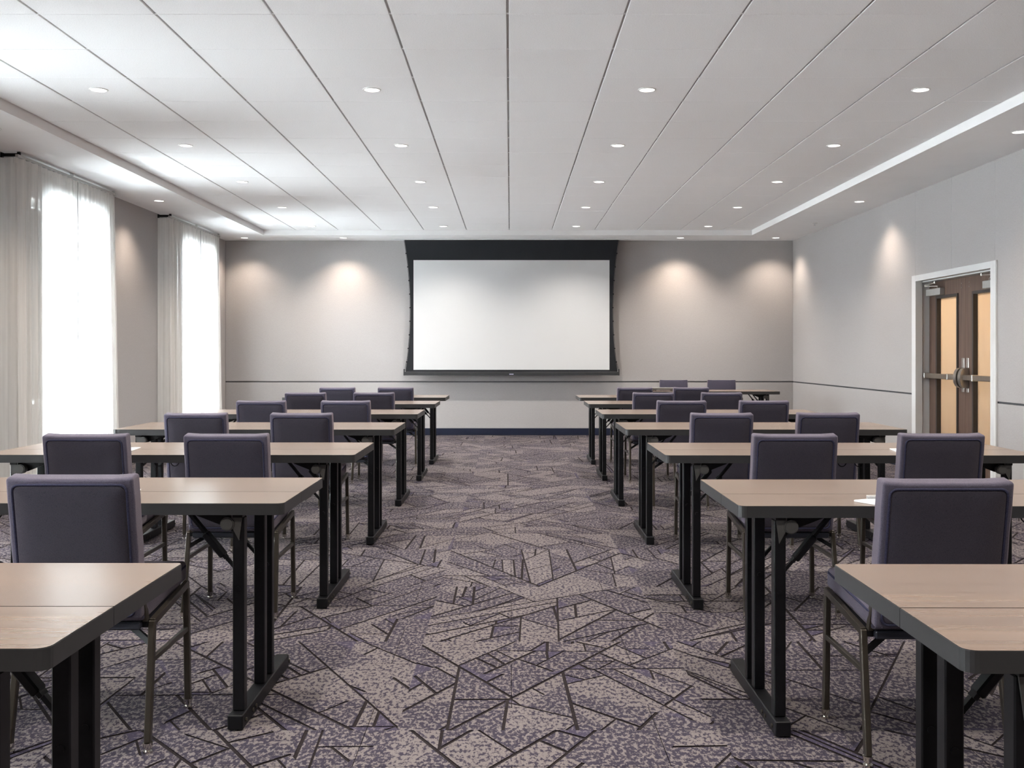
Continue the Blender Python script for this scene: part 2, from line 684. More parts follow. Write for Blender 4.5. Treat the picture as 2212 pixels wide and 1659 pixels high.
# baseboards
BH = 0.105
struct(obj('baseboard_front', B(XL + 0.01, XR - 0.01, YF - 0.012, YF - 0.0005, 0.0015, BH, 0.003, 1), M['base']))
bm = bmesh.new()
box(bm, XR - 0.012, XR - 0.0005, YB, DY0 - 0.06, 0.0015, BH, 0, 0.003, 1)
box(bm, XR - 0.012, XR - 0.0005, DY1 + 0.06, YF - 0.013, 0.0015, BH, 0, 0.003, 1)
struct(obj('baseboard_right', bm, M['base']))
bm = bmesh.new()
for i in range(0, len(pe), 2):
    box(bm, XL + 0.0005, XL + 0.012, pe[i], min(pe[i + 1], YF - 0.013), 0.0015, BH, 0, 0.003, 1)
struct(obj('baseboard_left', bm, M['base']))

# ---- ceiling: dropped border, fascia, tiled field
bm = bmesh.new()
box(bm, XL - 0.2, CX0, YB - 0.2, YF + 0.2, ZS, 3.2)
box(bm, CX1, XR + 0.2, YB - 0.2, YF + 0.2, ZS, 3.2)
box(bm, CX0, CX1, YB - 0.2, CY0, ZS, 3.2)
box(bm, CX0, CX1, CY1, YF + 0.2, ZS, 3.2)
box(bm, CX0, CX1, CY0, CY1, ZC + 0.02, 3.2)
ceil = struct(obj('ceiling', bm, M['paint']))
P = 0.61
OX = -0.013
TY0 = 5.29 - 0.61 * 1
cols = [CX0 + 0.012]
k = math.ceil((CX0 - OX) / P)
while OX + k * P < CX1:
    cols.append(OX + k * P); k += 1
cols.append(CX1 - 0.004)
rowsY = [CY0 + 0.004]
k = math.ceil((CY0 - TY0) / P)
while TY0 + k * P < CY1:
    rowsY.append(TY0 + k * P); k += 1
rowsY.append(CY1 - 0.0015)
tb = bmesh.new()
gx, gy = 0.0065, 0.0012
tile_cache = {}
for i in range(len(cols) - 1):
    for j in range(len(rowsY) - 1):
        a = cols[i] + (gx if i else 0.0)
        b = cols[i + 1] - (gx if i < len(cols) - 2 else 0.0)
        c, d = rowsY[j] + gy, rowsY[j + 1] - gy
        if b - a < 0.01 or d - c < 0.01: continue
        dz = rnd.uniform(-0.0006, 0.0006)
        if rowsY[j + 1] > 4.6:
            key = (round(b - a, 4), round(d - c, 4))
            if key not in tile_cache:
                t = obj('ceiling_tile', B(0, b - a, 0, d - c, 0, 0.014, 0.0018, 1), M['tile'], ceil)
                tile_cache[key] = t
            else:
                t = tile_cache[key].copy()
                COL.objects.link(t)
            t.location = (a, c, ZC + dz)
        else:
            box(tb, a, b, c, d, ZC + dz, ZC + 0.014)
o = obj('ceiling_tile_area', tb, M['tile'], ceil); o['kind'] = 'stuff'
gb = bmesh.new()
for xx in cols[1:-1]:
    box(gb, xx - 0.011, xx + 0.011, CY0 + 0.001, CY1 - 0.001, ZC + 0.0085, ZC + 0.0195)
obj('ceiling_runner', gb, M['grid'], ceil)
gb = bmesh.new()
for xx in cols[1:-1]:
    for yy in rowsY[1:-1]:
        box(gb, xx - 0.0062, xx + 0.0062, yy - 0.006, yy + 0.006, ZC + 0.0015, ZC + 0.0083)
o = obj('cross_tee', gb, M['tee'], ceil); o['kind'] = 'stuff'

# ---- windows
for n, (a, b) in enumerate(WIN, 1):
    w = bpy.data.objects.new('window_%d' % n, None)
    w.location = (XL - 0.15, (a + b) / 2, WZ0)
    COL.objects.link(w)
    struct(w)
    h, hw = WZ1 - WZ0, (b - a) / 2
    bm = bmesh.new()
    fw = 0.05
    box(bm, -0.03, 0.03, -hw, hw, 0, fw); box(bm, -0.03, 0.03, -hw, hw, h - fw, h)
    box(bm, -0.03, 0.03, -hw, -hw + fw, fw, h - fw); box(bm, -0.03, 0.03, hw - fw, hw, fw, h - fw)
    obj('window_frame', bm, M['winframe'], w)
    obj('mullion', B(-0.022, 0.022, -0.02, 0.02, fw, h - fw), M['winframe'], w)
    obj('transom', B(-0.022, 0.022, -hw + fw, hw - fw, 0.70, 0.74), M['winframe'], w)
    for (p0, p1) in ((-hw + fw, -0.02), (0.02, hw - fw)):
        for (q0, q1) in ((fw, 0.70), (0.74, h - fw)):
            obj('pane', B(-0.003, 0.003, p0, p1, q0, q1), M['glass'], w)
    # daylight portal, guides sampling of the sky only
    L = bpy.data.lights.new('daylight_portal', 'AREA')
    L.shape = 'RECTANGLE'; L.size = b - a; L.size_y = h
    L.cycles.is_portal = True
    lo = bpy.data.objects.new('daylight_portal', L)
    lo.location = (XL - 0.26, (a + b) / 2, WZ0 + h / 2)
    lo.rotation_euler = (0, -PI / 2, 0)
    lo.rotation_euler = Vector((1, 0, 0)).to_track_quat('-Z', 'Z').to_euler()
    COL.objects.link(lo)

# ---- double door with its frame (looking from the room: hinge sides at both ends)
door = bpy.data.objects.new('door_1', None)
door.location = (XR, 0, 0)
COL.objects.link(door)
struct(door)
FW = 0.05
bm = bmesh.new()      # casing on the wall face
box(bm, -0.018, 0.055, DY0 - 0.002, DY0 + FW, 0.002, DZ + 0.05, 0, 0.002, 1)
box(bm, -0.018, 0.055, DY1 - FW, DY1 + 0.05, 0.002, DZ + 0.05, 0, 0.002, 1)
box(bm, -0.018, 0.055, DY0 + FW, DY1 - FW, DZ - 0.012, DZ + 0.05, 0, 0.002, 1)
box(bm, -0.018, -0.0, DY0 - 0.05, DY0 - 0.002, 0.002, DZ + 0.05, 0, 0.002, 1)
obj('door_frame', bm, M['trimpaint'], door)
bm = bmesh.new()      # rebated jamb behind
box(bm, 0.055, 0.22, DY0, DY0 + 0.03, 0.002, DZ - 0.002)
box(bm, 0.055, 0.22, DY1 - 0.03, DY1, 0.002, DZ - 0.002)
box(bm, 0.055, 0.22, DY0 + 0.03, DY1 - 0.03, DZ - 0.024, DZ - 0.002)
obj('door_jamb', bm, M['trimpaint'], door)
ym = (DY0 + DY1) / 2
LX0, LX1 = 0.135, 0.180
ZT = DZ - 0.028
for s in (1, -1):                # s=1: leaf farther from the camera
    e = ym + s * (0.0015)
    f = ym + s * ((DY1 - DY0) / 2 - 0.033)
    y0, y1 = min(e, f), max(e, f)
    go, gi = ym + s * 0.155, ym + s * 0.665       # vision opening
    g0, g1 = min(go, gi), max(go, gi)
    GZ0, GZ1 = 0.24, ZT - 0.145
    bm = bmesh.new()
    box(bm, LX0, LX1, y0, g0, 0.008, ZT); box(bm, LX0, LX1, g1, y1, 0.008, ZT)
    box(bm, LX0, LX1, g0, g1, 0.008, GZ0); box(bm, LX0, LX1, g0, g1, GZ1, ZT)
    leaf = obj('door_leaf', bm, M['wood'], door)
    bm = bmesh.new()
    t = 0.028
    X0, X1 = LX0 - 0.010, LX1 + 0.006
    box(bm, X0, X1, g0, g0 + t, GZ0, GZ1); box(bm, X0, X1, g1 - t, g1, GZ0, GZ1)
    box(bm, X0, X1, g0 + t, g1 - t, GZ0, GZ0 + t); box(bm, X0, X1, g0 + t, g1 - t, GZ1 - t, GZ1)
    obj('glazing_bead', bm, M['bead'], leaf)
    obj('frosted_pane', B(LX1 - 0.012, LX1 - 0.006, g0 + t, g1 - t, GZ0 + t, GZ1 - t), M['frost'], leaf)
    # panic bar
    pf = y1 - 0.01 if s > 0 else y0 + 0.01
    pn = ym + s * 0.075
    a, b = min(pf, pn), max(pf, pn)
    bm = bmesh.new()
    box(bm, 0.070, 0.122, a, b, 0.972, 1.022, 0, 0.006, 2)
    obj('push_bar', bm, M['bsteel'], leaf)
    bm = bmesh.new()
    ee = pf - s * 0.02
    box(bm, 0.066, 0.125, min(pf, ee), max(pf, ee), 0.966, 1.028, 0, 0.005, 1)
    mm_ = ym + s * 0.27
    box(bm, 0.066, 0.124, mm_ - 0.012, mm_ + 0.012, 0.967, 1.027, 0, 0.003, 1)
    obj('bar_bracket', bm, M['steel'], leaf)
    # latch case and plate
    py = ym + s * 0.048
    obj('latch_plate', B(LX0 - 0.006, LX0 - 0.0005, py - 0.026, py + 0.026, 0.855, 1.185, 0.003, 1), M['steel'], leaf)
    bm = bmesh.new()
    n = 14
    R_, w = 0.098, 0.030
    pr, pb = [], []
    for i in range(n + 1):
        th = -PI / 2 + PI * i / n
        zz = 0.992 + R_ * math.sin(th)
        xo = LX0 - 0.006 - 0.082 * (max(0.0, math.cos(th)) ** 0.6)
        pr.append((xo, zz))
    v0 = [bm.verts.new((x_, py - w, z_)) for x_, z_ in pr]
    v1 = [bm.verts.new((x_, py + w, z_)) for x_, z_ in pr]
    bm.faces.new(v0); bm.faces.new(v1[::-1])
    for i in range(n): bm.faces.new((v0[i], v1[i], v1[i + 1], v0[i + 1]))
    bm.faces.new((v0[n], v1[n], v1[0], v0[0]))
    obj('latch_case', bm, M['steel'], leaf, 0.6)
    bm = bmesh.new()
    for dy in (0.09, 0.09):
        for zz in (ZT - 0.055, ZT - 0.095):
            cyl(bm, (LX0 - 0.003, ym + s * 0.085, zz), 0.006, 0.004, 'x', 8)
        break
    obj('bolt_head', bm, M['steel'], leaf)['kind'] = 'stuff'
    # closer with its arm
    cy = pf - s * 0.20
    c0, c1 = cy - 0.17, cy + 0.17
    cl = obj('closer', B(LX0 - 0.055, LX0 - 0.001, c0, c1, ZT - 0.142, ZT - 0.072, 0.004, 1), M['alu'], door)
    bm = bmesh.new()
    px = LX0 - 0.028
    bar(bm, (px, cy - s * 0.07, ZT - 0.072), (px, cy - s * 0.07, ZT - 0.050), 0.018, 0.018)
    bar(bm, (px, cy - s * 0.07, ZT - 0.050), (px - 0.05, cy + s * 0.12, ZT - 0.040), 0.016, 0.007)
    bar(bm, (px - 0.05, cy + s * 0.12, ZT - 0.034), (px - 0.055, cy - s * 0.12, ZT - 0.020), 0.016, 0.007)
    cyl(bm, (px - 0.05, cy + s * 0.12, ZT - 0.045), 0.010, 0.018, 'z', 10)
    cyl(bm, (px - 0.055, cy - s * 0.12, ZT - 0.028), 0.010, 0.024, 'z', 10)
    obj('closer_arm', bm, M['steel'], cl)

# corridor behind the doors, lit by its own warm lamp
bm = bmesh.new()
box(bm, XR + 1.7, XR + 1.8, 7.4, 12.2, -0.05, 2.8)
box(bm, XR + 0.245, XR + 1.7, 7.3, 7.4, -0.05, 2.8)
box(bm, XR + 0.245, XR + 1.7, 12.2, 12.3, -0.05, 2.8)
box(bm, XR + 0.245, XR + 1.8, 7.3, 12.3, 2.8, 2.9)
struct(obj('wall_corridor', bm, M['corridor']))
for yy in (8.9, 10.6):
    L = bpy.data.lights.new('corridor_lamp', 'AREA')
    L.energy = 24; L.size = 0.6; L.color = (1.0, 0.80, 0.58)
    lo = bpy.data.objects.new('corridor_lamp', L)
    lo.location = (XR + 1.0, yy, 2.75)
    COL.objects.link(lo)

# ================================================================== CURTAINS
def curtain_panel(yc, s, name, label, ya, yb):
    """s=-1: half nearer the camera; returns to the wall at its outer end"""
    XF = XL + 0.150
    r = random.Random(int(abs(ya) * 100) + 3)
    path = []
    outer = ya if s < 0 else yb
    inner = yb if s < 0 else ya
    # return leg from the wall to the corner
    for i in range(10):
        t = i / 10
        path.append((XL + 0.012 + (XF - XL - 0.02) * t, outer + 0.010 * math.sin(t * 9 + s)))
    L = abs(inner - outer)
    n = 150
    ph = r.uniform(0, 6)
    for i in range(n + 1):
        t = i / n
        yy = outer + (inner - outer) * t
        sh = min(1, t * 12)
        amp = 0.013 + 0.012 * (1 - t) ** 2
        w = math.sin(2 * PI * t * L / 0.105 + ph + 0.8 * math.sin(t * 7 + ph))
        w = w + 0.35 * math.sin(2 * PI * t * L / 0.043 + ph * 2)
        path.append((XF + sh * amp * w, yy + 0.006 * math.sin(2 * PI * t * L / 0.0525)))
    zs = [0.012, 0.35, 0.8, 1.4, 2.0, 2.5, 2.80, 2.865]
    bm = bmesh.new()
    grid = []
    for z in zs:
        k = 1 - z / 2.865
        row = []
        for i, (x_, y_) in enumerate(path):
            t = max(0, (i - 10) / n)
            out = 0.035 * k * (1 - t) ** 2 * (1 if i > 9 else i / 10)
            sway = s * -0.03 * k * (1 - min(1, t * 6)) if i > 6 else 0
            wob = 1 + 0.35 * k
            xx = XF + (x_ - XF) * (wob if i > 9 else 1) + out
            row.append(bm.verts.new((xx, y_ + (0.05 * k * s if i > 9 else 0) * (1 - t), z)))
        grid.append(row)
    for a in range(len(zs) - 1):
        for i in range(len(path) - 1):
            bm.faces.new((grid[a][i], grid[a][i + 1], grid[a + 1][i + 1], grid[a + 1][i]))
    c = empty(name, label, 'curtain', (XF, yc, 0))
    for v in bm.verts: v.co -= Vector((XF, yc, 0))
    gpts = [[v.co.copy() for v in row] for row in grid]
    obj('curtain_cloth', bm, M['sheer'], c, 3.0)
    # heading tape at the top
    bm = bmesh.new()
    hp = [Vector((x_ - XF, y_ - yc, 0)) for x_, y_ in path[8::2]]
    lo_ = [bm.verts.new((p.x + 0.002, p.y, 2.820)) for p in hp]
    hi_ = [bm.verts.new((p.x + 0.002, p.y, 2.866)) for p in hp]
    for i in range(len(hp) - 1): bm.faces.new((lo_[i], lo_[i + 1], hi_[i + 1], hi_[i]))
    obj('heading_tape', bm, M['sheer'], c, 3.0)
    bm = bmesh.new()
    m_ = len(path) - 1
    for row in ((m_ - 2, m_),):
        for k in range(len(zs) - 1):
            q = [gpts[k][row[0]], gpts[k][row[1]], gpts[k + 1][row[1]], gpts[k + 1][row[0]]]
            bm.faces.new([bm.verts.new(p + Vector((0.003, 0, 0))) for p in q])
    obj('side_hem', bm, M['hem'], c)
    if s > 0:
        bm = bmesh.new()
        cyl(bm, (0.048, inner - yc + 0.01, 1.05), 0.005, 1.79, 'z', 8)
        obj('draw_wand', bm, M['alu'], c)
    return c


ORD = ['window nearest the screen', 'second window from the screen', 'third window from the screen', 'fourth window from the screen']
for n, (a, b) in enumerate(WIN):
    yc = (8.50 + 10.63) / 2 + 3.8 * (1 - n)
    ya, yb = yc - 1.065, yc + 1.03
    curtain_panel(yc, -1, 'sheer_curtain', 'white sheer curtain half, camera side, on the ' + ORD[n], ya, yc)
    curtain_panel(yc, 1, 'sheer_curtain', 'white sheer curtain half with draw wand, screen side, on the ' + ORD[n], yc + 0.008, yb)
    tk = empty('curtain_track', 'thin metal curtain track under the ceiling over the ' + ORD[n], 'curtain track', (XL + 0.15, yc, 2.9))
    obj('rail', B(-0.012, 0.012, -1.07, 1.05, -0.030, -0.008), M['alu'], tk)
    for k_ in (-1.03, 0.0, 1.01):
        bm = bmesh.new()
        box(bm, -0.135, -0.012, k_ - 0.010, k_ + 0.010, -0.020, 0.006)
        box(bm, -0.149, -0.135, k_ - 0.016, k_ + 0.016, -0.045, 0.012)
        box(bm, -0.012, 0.012, k_ - 0.010, k_ + 0.010, -0.008, 0.018)
        obj('wall_bracket', bm, M['black'] if k_ < -1 else M['trimpaint'], tk)

# ================================================================== PROJECTION SCREEN
SY = 15.10
sc_ = empty('projection_screen', 'large black-bordered white projection screen hanging from the ceiling on the end wall', 'projection screen', (0.02, SY, 0.90))


def halfw(z):        # z above the floor: the tensioned side edge is concave
    t = (z - 0.96) / (ZS - 0.96)
    return 1.500 + 0.085 * abs(2 * t - 0.92) ** 2.0 * (0.92 if t > 0.46 else 1.0)


bm = bmesh.new()
NZ = 24
L0, R0 = [], []
for dy in (-0.002, 0.002):
    l_, r_ = [], []
    for i in range(NZ + 1):
        z = 0.955 + (ZS - 0.002 - 0.955) * i / NZ
        l_.append(bm.verts.new((-halfw(z), dy, z - 0.9)))
        r_.append(bm.verts.new((halfw(z), dy, z - 0.9)))
    L0.append(l_); R0.append(r_)
for i in range(NZ):
    bm.faces.new((L0[0][i], R0[0][i], R0[0][i + 1], L0[0][i + 1]))
    bm.faces.new((L0[1][i], R0[1][i], R0[1][i + 1], L0[1][i + 1]))
    bm.faces.new((L0[0][i], L0[1][i], L0[1][i + 1], L0[0][i + 1]))
    bm.faces.new((R0[0][i], R0[1][i], R0[1][i + 1], R0[0][i + 1]))
obj('screen_cloth', bm, M['screenblack'], sc_)
obj('projection_surface', B(-1.4535, 1.4535, -0.0045, -0.0022, 0.084, 1.711), M['screenwhite'], sc_)
wbar = obj('weight_bar', B(-1.585, 1.585, -0.018, 0.018, 0.002, 0.056, 0.006, 2), M['barblack'], sc_)
for s in (-1, 1):
    bm = bmesh.new()
    box(bm, s * 1.592 - 0.010, s * 1.592 + 0.010, -0.016, 0.016, 0.0, 0.095, 0, 0.003, 1)
    obj('end_cap', bm, M['barblack'], sc_)
obj('maker_badge', B(-0.032, 0.030, -0.0205, -0.0183, 0.012, 0.026), M['badge'], wbar)
for s in (-1, 1):
    bm = bmesh.new()
    tube(bm, [(s * (halfw(0.97 + (ZS - 0.98) * i / 24) + 0.006), 0, 0.07 + (ZS - 0.98) * i / 24) for i in range(25)], 0.003, 6)
    tube(bm, [(s * 1.592, 0, 0.09), (s * (halfw(1.1) + 0.006), 0, 0.2)], 0.002, 6)
    obj('tension_cord', bm, M['black'], sc_)
    for i in range(9):
        bm = bmesh.new()
        z = 1.10 + 0.2015 * i
        box(bm, s * (halfw(z) + 0.005) - 0.010, s * (halfw(z) + 0.005) + 0.010, -0.006, 0.006, z - 0.9 - 0.009, z - 0.9 + 0.009, 0, 0.003, 1)
        obj('cord_tab', bm, M['black'], sc_)
hs = struct(obj('trim_1', B(-1.74, 1.78, SY - 0.06, SY + 0.05, ZS - 0.008, ZS - 0.0005, 0.002, 1), M['paint']))

# ================================================================== TABLES
TH, TT, TD = 0.740, 0.038, 0.690
HW = 0.905


def make_table():
    t = empty('training_table', 'x', 'table')
    JY = 0.283
    for (y0, y1, rad) in ((0.0, JY - 0.0012, (0.024, 0.024, 0, 0)), (JY + 0.0012, TD, (0, 0, 0.010, 0.010))):
        bm = bmesh.new()
        prism(bm, round_rect(-HW, HW, y0, y1, rad), TH - TT, TH - 0.0015, 1, 1)
        prism(bm, round_rect(-HW + 0.001, HW - 0.001, y0 + 0.001, y1 - 0.0008, rad), TH - 0.0015, TH, 0, 1)
        obj('tabletop', bm, [M['lam'], M['edge']], t)
    for s in (-1, 1):
        X = s * 0.750
        foot = obj('foot', B(X - 0.025, X + 0.025, -0.010, 0.670, 0.004, 0.052, 0.003, 1), M['black'], t)
        bm = bmesh.new()
        for yy in (0.01, 0.10, 0.14, 0.65):
            for q in (-1, 1):
                cyl(bm, (X + q * 0.0255 - (0.004 if q < 0 else 0), yy + 0.02, 0.026), 0.007, 0.004, 'x', 8)
        obj('screw', bm, M['bronze'], foot)['kind'] = 'stuff'
        for yy, wd in ((0.050, 0.040), (0.325, 0.040), (0.435, 0.034)):
            po = obj('post', B(X - 0.019, X + 0.019, yy - wd / 2, yy + wd / 2, 0.053, 0.690, 0.003, 1), M['black'], t)
            bm = bmesh.new()
            cyl(bm, (X, yy - wd / 2 - 0.003, 0.455), 0.008, 0.003, 'y', 10)
            obj('bolt', bm, M['black'], po)
        # rail under the top along the depth, leaf hinge bracket across it
        obj('top_rail', B(X - 0.016, X + 0.016, 0.02, 0.60, 0.6905, TH - TT - 0.0005, 0.0, 1), M['black'], t)
        xi = X - s * 0.034           # towards the middle of the table
        bm = bmesh.new()
        cyl(bm, (xi, 0.020, 0.669), 0.023, 0.030, 'y', 24)
        cyl(bm, (xi, 0.016, 0.669), 0.019, 0.004, 'y', 24)
        obj('hinge_knob', bm, M['knob'], t)
        for yy in (0.062, 0.335):
            bm = bmesh.new()
            # tapered bracket plate in the x-z plane
            q = [(xi + s * 0.030, TH - TT - 0.0006), (xi - s * 0.115, TH - TT - 0.0006), (xi - s * 0.115, TH - TT - 0.010),
                 (xi - s * 0.02, 0.655), (xi + s * 0.012, 0.650)]
            va = [bm.verts.new((a, yy - 0.003, b)) for a, b in q]
            vb = [bm.verts.new((a, yy + 0.003, b)) for a, b in q]
            bm.faces.new(va); bm.faces.new(vb[::-1])
            for i in range(5): bm.faces.new((va[i], vb[i], vb[(i + 1) % 5], va[(i + 1) % 5]))
            obj('hinge_bracket', bm, M['black'], t)
        bm = bmesh.new()         # triangular gusset on the front post
        q = [(X + s * 0.016, TH - TT - 0.001), (X - s * 0.022, TH - TT - 0.001), (X - s * 0.018, 0.655), (X + s * 0.004, 0.615)]
        va = [bm.verts.new((a, 0.024, b)) for a, b in q]
        vb = [bm.verts.new((a, 0.0285, b)) for a, b in q]
        bm.faces.new(va); bm.faces.new(vb[::-1])
        for i in range(4): bm.faces.new((va[i], vb[i], vb[(i + 1) % 4], va[(i + 1) % 4]))
        obj('gusset', bm, M['knob'], t)
        for yy in (0.088, 0.350):
            bm = bmesh.new()
            p0 = Vector((xi - s * 0.145, yy, 0.696)); p3 = Vector((X - s * 0.012, yy - 0.006, 0.500))
            p2 = Vector((xi - s * 0.020, yy, 0.545))
            bar(bm, p0, p2, 0.010, 0.026)
            bar(bm, p2, p3, 0.010, 0.018)
            br = obj('folding_brace', bm, M['black'], t)
            a_ = p0.lerp(p2, 0.42); b_ = p0.lerp(p2, 0.93)
            bm = bmesh.new()
            bar(bm, a_ + Vector((0, 0, -0.004)), b_ + Vector((0, 0, -0.004)), 0.022, 0.036, 0.004)
            obj('brace_sleeve', bm, M['black'], br)
    for k in (-0.05, 0.03):
        bm = bmesh.new()
        tube(bm, [(k + 0.020 * math.cos(a), 0.03, TH - TT + 0.003 - 0.022 * math.sin(a)) for a in [PI * i / 10 for i in range(11)]], 0.0025, 6)
        obj('cable_hook', bm, M['black'], t)
    return t


NEAR = [1.690, 3.322, 4.900, 6.530, 8.170, 9.800, 11.230]
WHERE = ['row closest to the camera', 'second row from the camera', 'third row from the camera', 'fourth row, middle of the room',
         'third row from the screen', 'second row from the screen', 'row closest to the screen']
proto_t = make_table()
first = True
placed = []
TC = 1.649
YOFF = [-0.018, -0.064, -0.022, 0, 0, 0, 0]
XOFF = {-1: [-0.024, 0.004, -0.006, 0, 0, 0.02, 0.03], 1: [0.005, -0.010, 0.002, 0.0, -0.004, 0.012, 0.02]}
for s, side in ((-1, 'left'), (1, 'right')):
    for i, yn in enumerate(NEAR):
        t = proto_t if first else copy_tree(proto_t)
        first = False
        t.location = (s * TC + XOFF[s][i], yn + (YOFF[i] if s > 0 else 0), 0)
        if s < 0 and i < 3: t.rotation_euler = (0, 0, -0.004)
        t['label'] = 'wood-topped folding table with black legs %s of the aisle, %s' % (side, WHERE[i])
        t['group'] = 'training tables in rows'
        placed.append((t, s, i))
t = copy_tree(proto_t)
t.location = (2.553, 13.02, 0)
t['label'] = 'wood-topped head table standing apart by the screen wall at the right, chairs behind it'
t['group'] = 'training tables in rows'

for t, s, i in placed:                   # the aisle legs of these tables stand a little farther out
    shift = {(-1, 0): 0.042, (1, 0): 0.040, (1, 1): 0.016}.get((s, i), 0)
    for ch in t.children:
        if shift and ch.name.split('.')[0] not in ('tabletop', 'cable_hook') and -s * ch.data.vertices[0].co.x > 0.3:
            ch.location.x = -s * shift

# ================================================================== CHAIRS
TILT = math.radians(9.5)


def rrect_loop(w, h, r, n=5):
    return round_rect(-w / 2, w / 2, 0, h, (r, r, r, r), n)


def make_chair():
    c = empty('banquet_chair', 'x', 'chair')
    # backrest frame of reference
    ct, st = math.cos(TILT), math.sin(TILT)

    def bp(u, w, v):      # u across, w forward, v up along the back
        return Vector((u, -0.197 + w * ct - v * st, 0.408 + v * ct + w * st))

    W, H, D = 0.382, 0.448, 0.064
    bm = bmesh.new()
    box(bm, -W / 2, W / 2, 0, D, 0, H)
    bmesh.ops.subdivide_edges(bm, edges=bm.edges[:], cuts=5, use_grid_fill=True)
    for v in bm.verts:
        x, y_, z = v.co
        if y_ > D - 1e-4:        # padded front, gently domed
            v.co.y += 0.016 * (1 - (2 * x / W) ** 2) * (1 - (2 * z / H - 1) ** 2)
        if abs(x) > W / 2 - 1e-4:
            v.co.x += math.copysign(0.0022 * math.sin(z * 22), x)
        if z > H - 1e-4 and abs(x) > W / 2 - 0.02:
            v.co.z += 0.004
    es = [e for e in bm.edges if len(e.link_faces) == 2 and e.calc_face_angle() > 1.0]
    bmesh.ops.bevel(bm, geom=es, offset=0.010, segments=3, profile=0.5, affect='EDGES')
    for v in bm.verts: v.co = bp(v.co.x, v.co.y, v.co.z)
    back = obj('backrest', bm, M['pad'], c, 0.9)
    # rear panel inside a piped seam
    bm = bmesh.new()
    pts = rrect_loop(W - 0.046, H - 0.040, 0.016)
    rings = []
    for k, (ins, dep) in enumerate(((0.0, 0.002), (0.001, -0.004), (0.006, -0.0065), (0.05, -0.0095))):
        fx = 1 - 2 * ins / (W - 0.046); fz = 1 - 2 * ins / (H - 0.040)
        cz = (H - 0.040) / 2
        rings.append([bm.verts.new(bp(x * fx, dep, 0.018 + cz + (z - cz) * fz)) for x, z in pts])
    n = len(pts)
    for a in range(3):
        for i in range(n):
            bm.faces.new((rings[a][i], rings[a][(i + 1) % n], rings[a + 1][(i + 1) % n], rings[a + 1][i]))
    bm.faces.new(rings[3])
    obj('rear_panel', bm, M['padshade'], back, 0.9)
    bm = bmesh.new()
    pts = rrect_loop(W - 0.036, H - 0.030, 0.020)
    tube(bm, [bp(x, -0.001, 0.013 + z) for x, z in pts], 0.0042, 6, True)
    obj('piping', bm, M['pipe'], back, 1.2)
    # seat: rises slightly to the front
    bm = bmesh.new()
    box(bm, -0.195, 0.195, -0.172, 0.235, 0, 0.072)
    bmesh.ops.subdivide_edges(bm, edges=bm.edges[:], cuts=4, use_grid_fill=True)
    for v in bm.verts:
        x, y_, z = v.co
        if z > 0.07:
            v.co.z += 0.008 * (1 - (x / 0.195) ** 2) * (1 - ((y_ - 0.03) / 0.205) ** 2)
        if y_ > 0.05: v.co.x *= 1.0 + 0.10 * (y_ - 0.05)
    es = [e for e in bm.edges if len(e.link_faces) == 2 and e.calc_face_angle() > 1.0]
    bmesh.ops.bevel(bm, geom=es, offset=0.018, segments=3, profile=0.5, affect='EDGES')
    for v in bm.verts: v.co.z += 0.394 + 0.10 * (v.co.y + 0.17)
    seat = obj('seat', bm, M['pad'], c, 0.9)
    bm = bmesh.new()
    loop = []
    for x, y_ in round_rect(-0.190, 0.190, -0.166, 0.228, (0.02,) * 4, 3):
        loop.append((x * (1.0 + 0.10 * max(0, y_ - 0.05)) + math.copysign(0.004, x), y_, 0.450 + 0.10 * (y_ + 0.17)))
    tube(bm, loop, 0.004, 6, True)
    obj('seat_piping', bm, M['pipe'], seat, 1.2)
    bm = bmesh.new()
    box(bm, -0.180, 0.180, -0.175, 0.220, 0, 0.024, 0, 0.004, 1)
    for v in bm.verts: v.co.z += 0.370 + 0.10 * (v.co.y + 0.17)
    obj('seat_tray', bm, M['pan'], c)
    # frame
    TB = 0.0205
    for s in (-1, 1):
        bm = bmesh.new()
        bar(bm, (s * 0.206, -0.140, 0.386), (s * 0.206, 0.205, 0.430), 0.018, 0.024, 0.002)
        obj('side_rail', bm, M['bronze'], c)
        for (a, b) in (((s * 0.206, -0.138, 0.392), (s * 0.213, -0.200, 0.030)),
                       ((s * 0.206, 0.196, 0.418), (s * 0.210, 0.202, 0.030))):
            bm = bmesh.new()
            bar(bm, a, b, TB, TB + 0.002, 0.003)
            leg = obj('leg', bm, M['bronze'], c)
            bm = bmesh.new()
            cyl(bm, (b[0], b[1], 0.016), 0.0135, 0.016, 'z', 14, 0.0155)
            cyl(bm, (b[0], b[1], 0.001), 0.0145, 0.006, 'z', 14)
            cyl(bm, (b[0], b[1], 0.007), 0.008, 0.009, 'z', 12)
            obj('glide', bm, M['chrome'], leg, 0.6)
        bm = bmesh.new()
        bar(bm, (s * 0.209, -0.154, 0.272), (s * 0.208, 0.198, 0.276), 0.014, 0.018, 0.002)
        obj('side_stretcher', bm, M['bronze'], c)
        bm = bmesh.new()         # strut from the rear leg in to the tray
        bar(bm, (s * 0.203, -0.148, 0.325), (s * 0.095, -0.10, 0.390), 0.012, 0.018)
        obj('strut', bm, M['black'], c)
        bm = bmesh.new()         # foot of the backrest frame
        bar(bm, (s * 0.190, -0.150, 0.395), (s * 0.186, -0.166, 0.47), 0.014, 0.022)
        obj('back_upright', bm, M['bronze'], c)
    bm = bmesh.new()
    bar(bm, (-0.196, -0.146, 0.384), (0.196, -0.146, 0.384), 0.020, 0.020)
    obj('rear_rail', bm, M['black'], c)
    return c


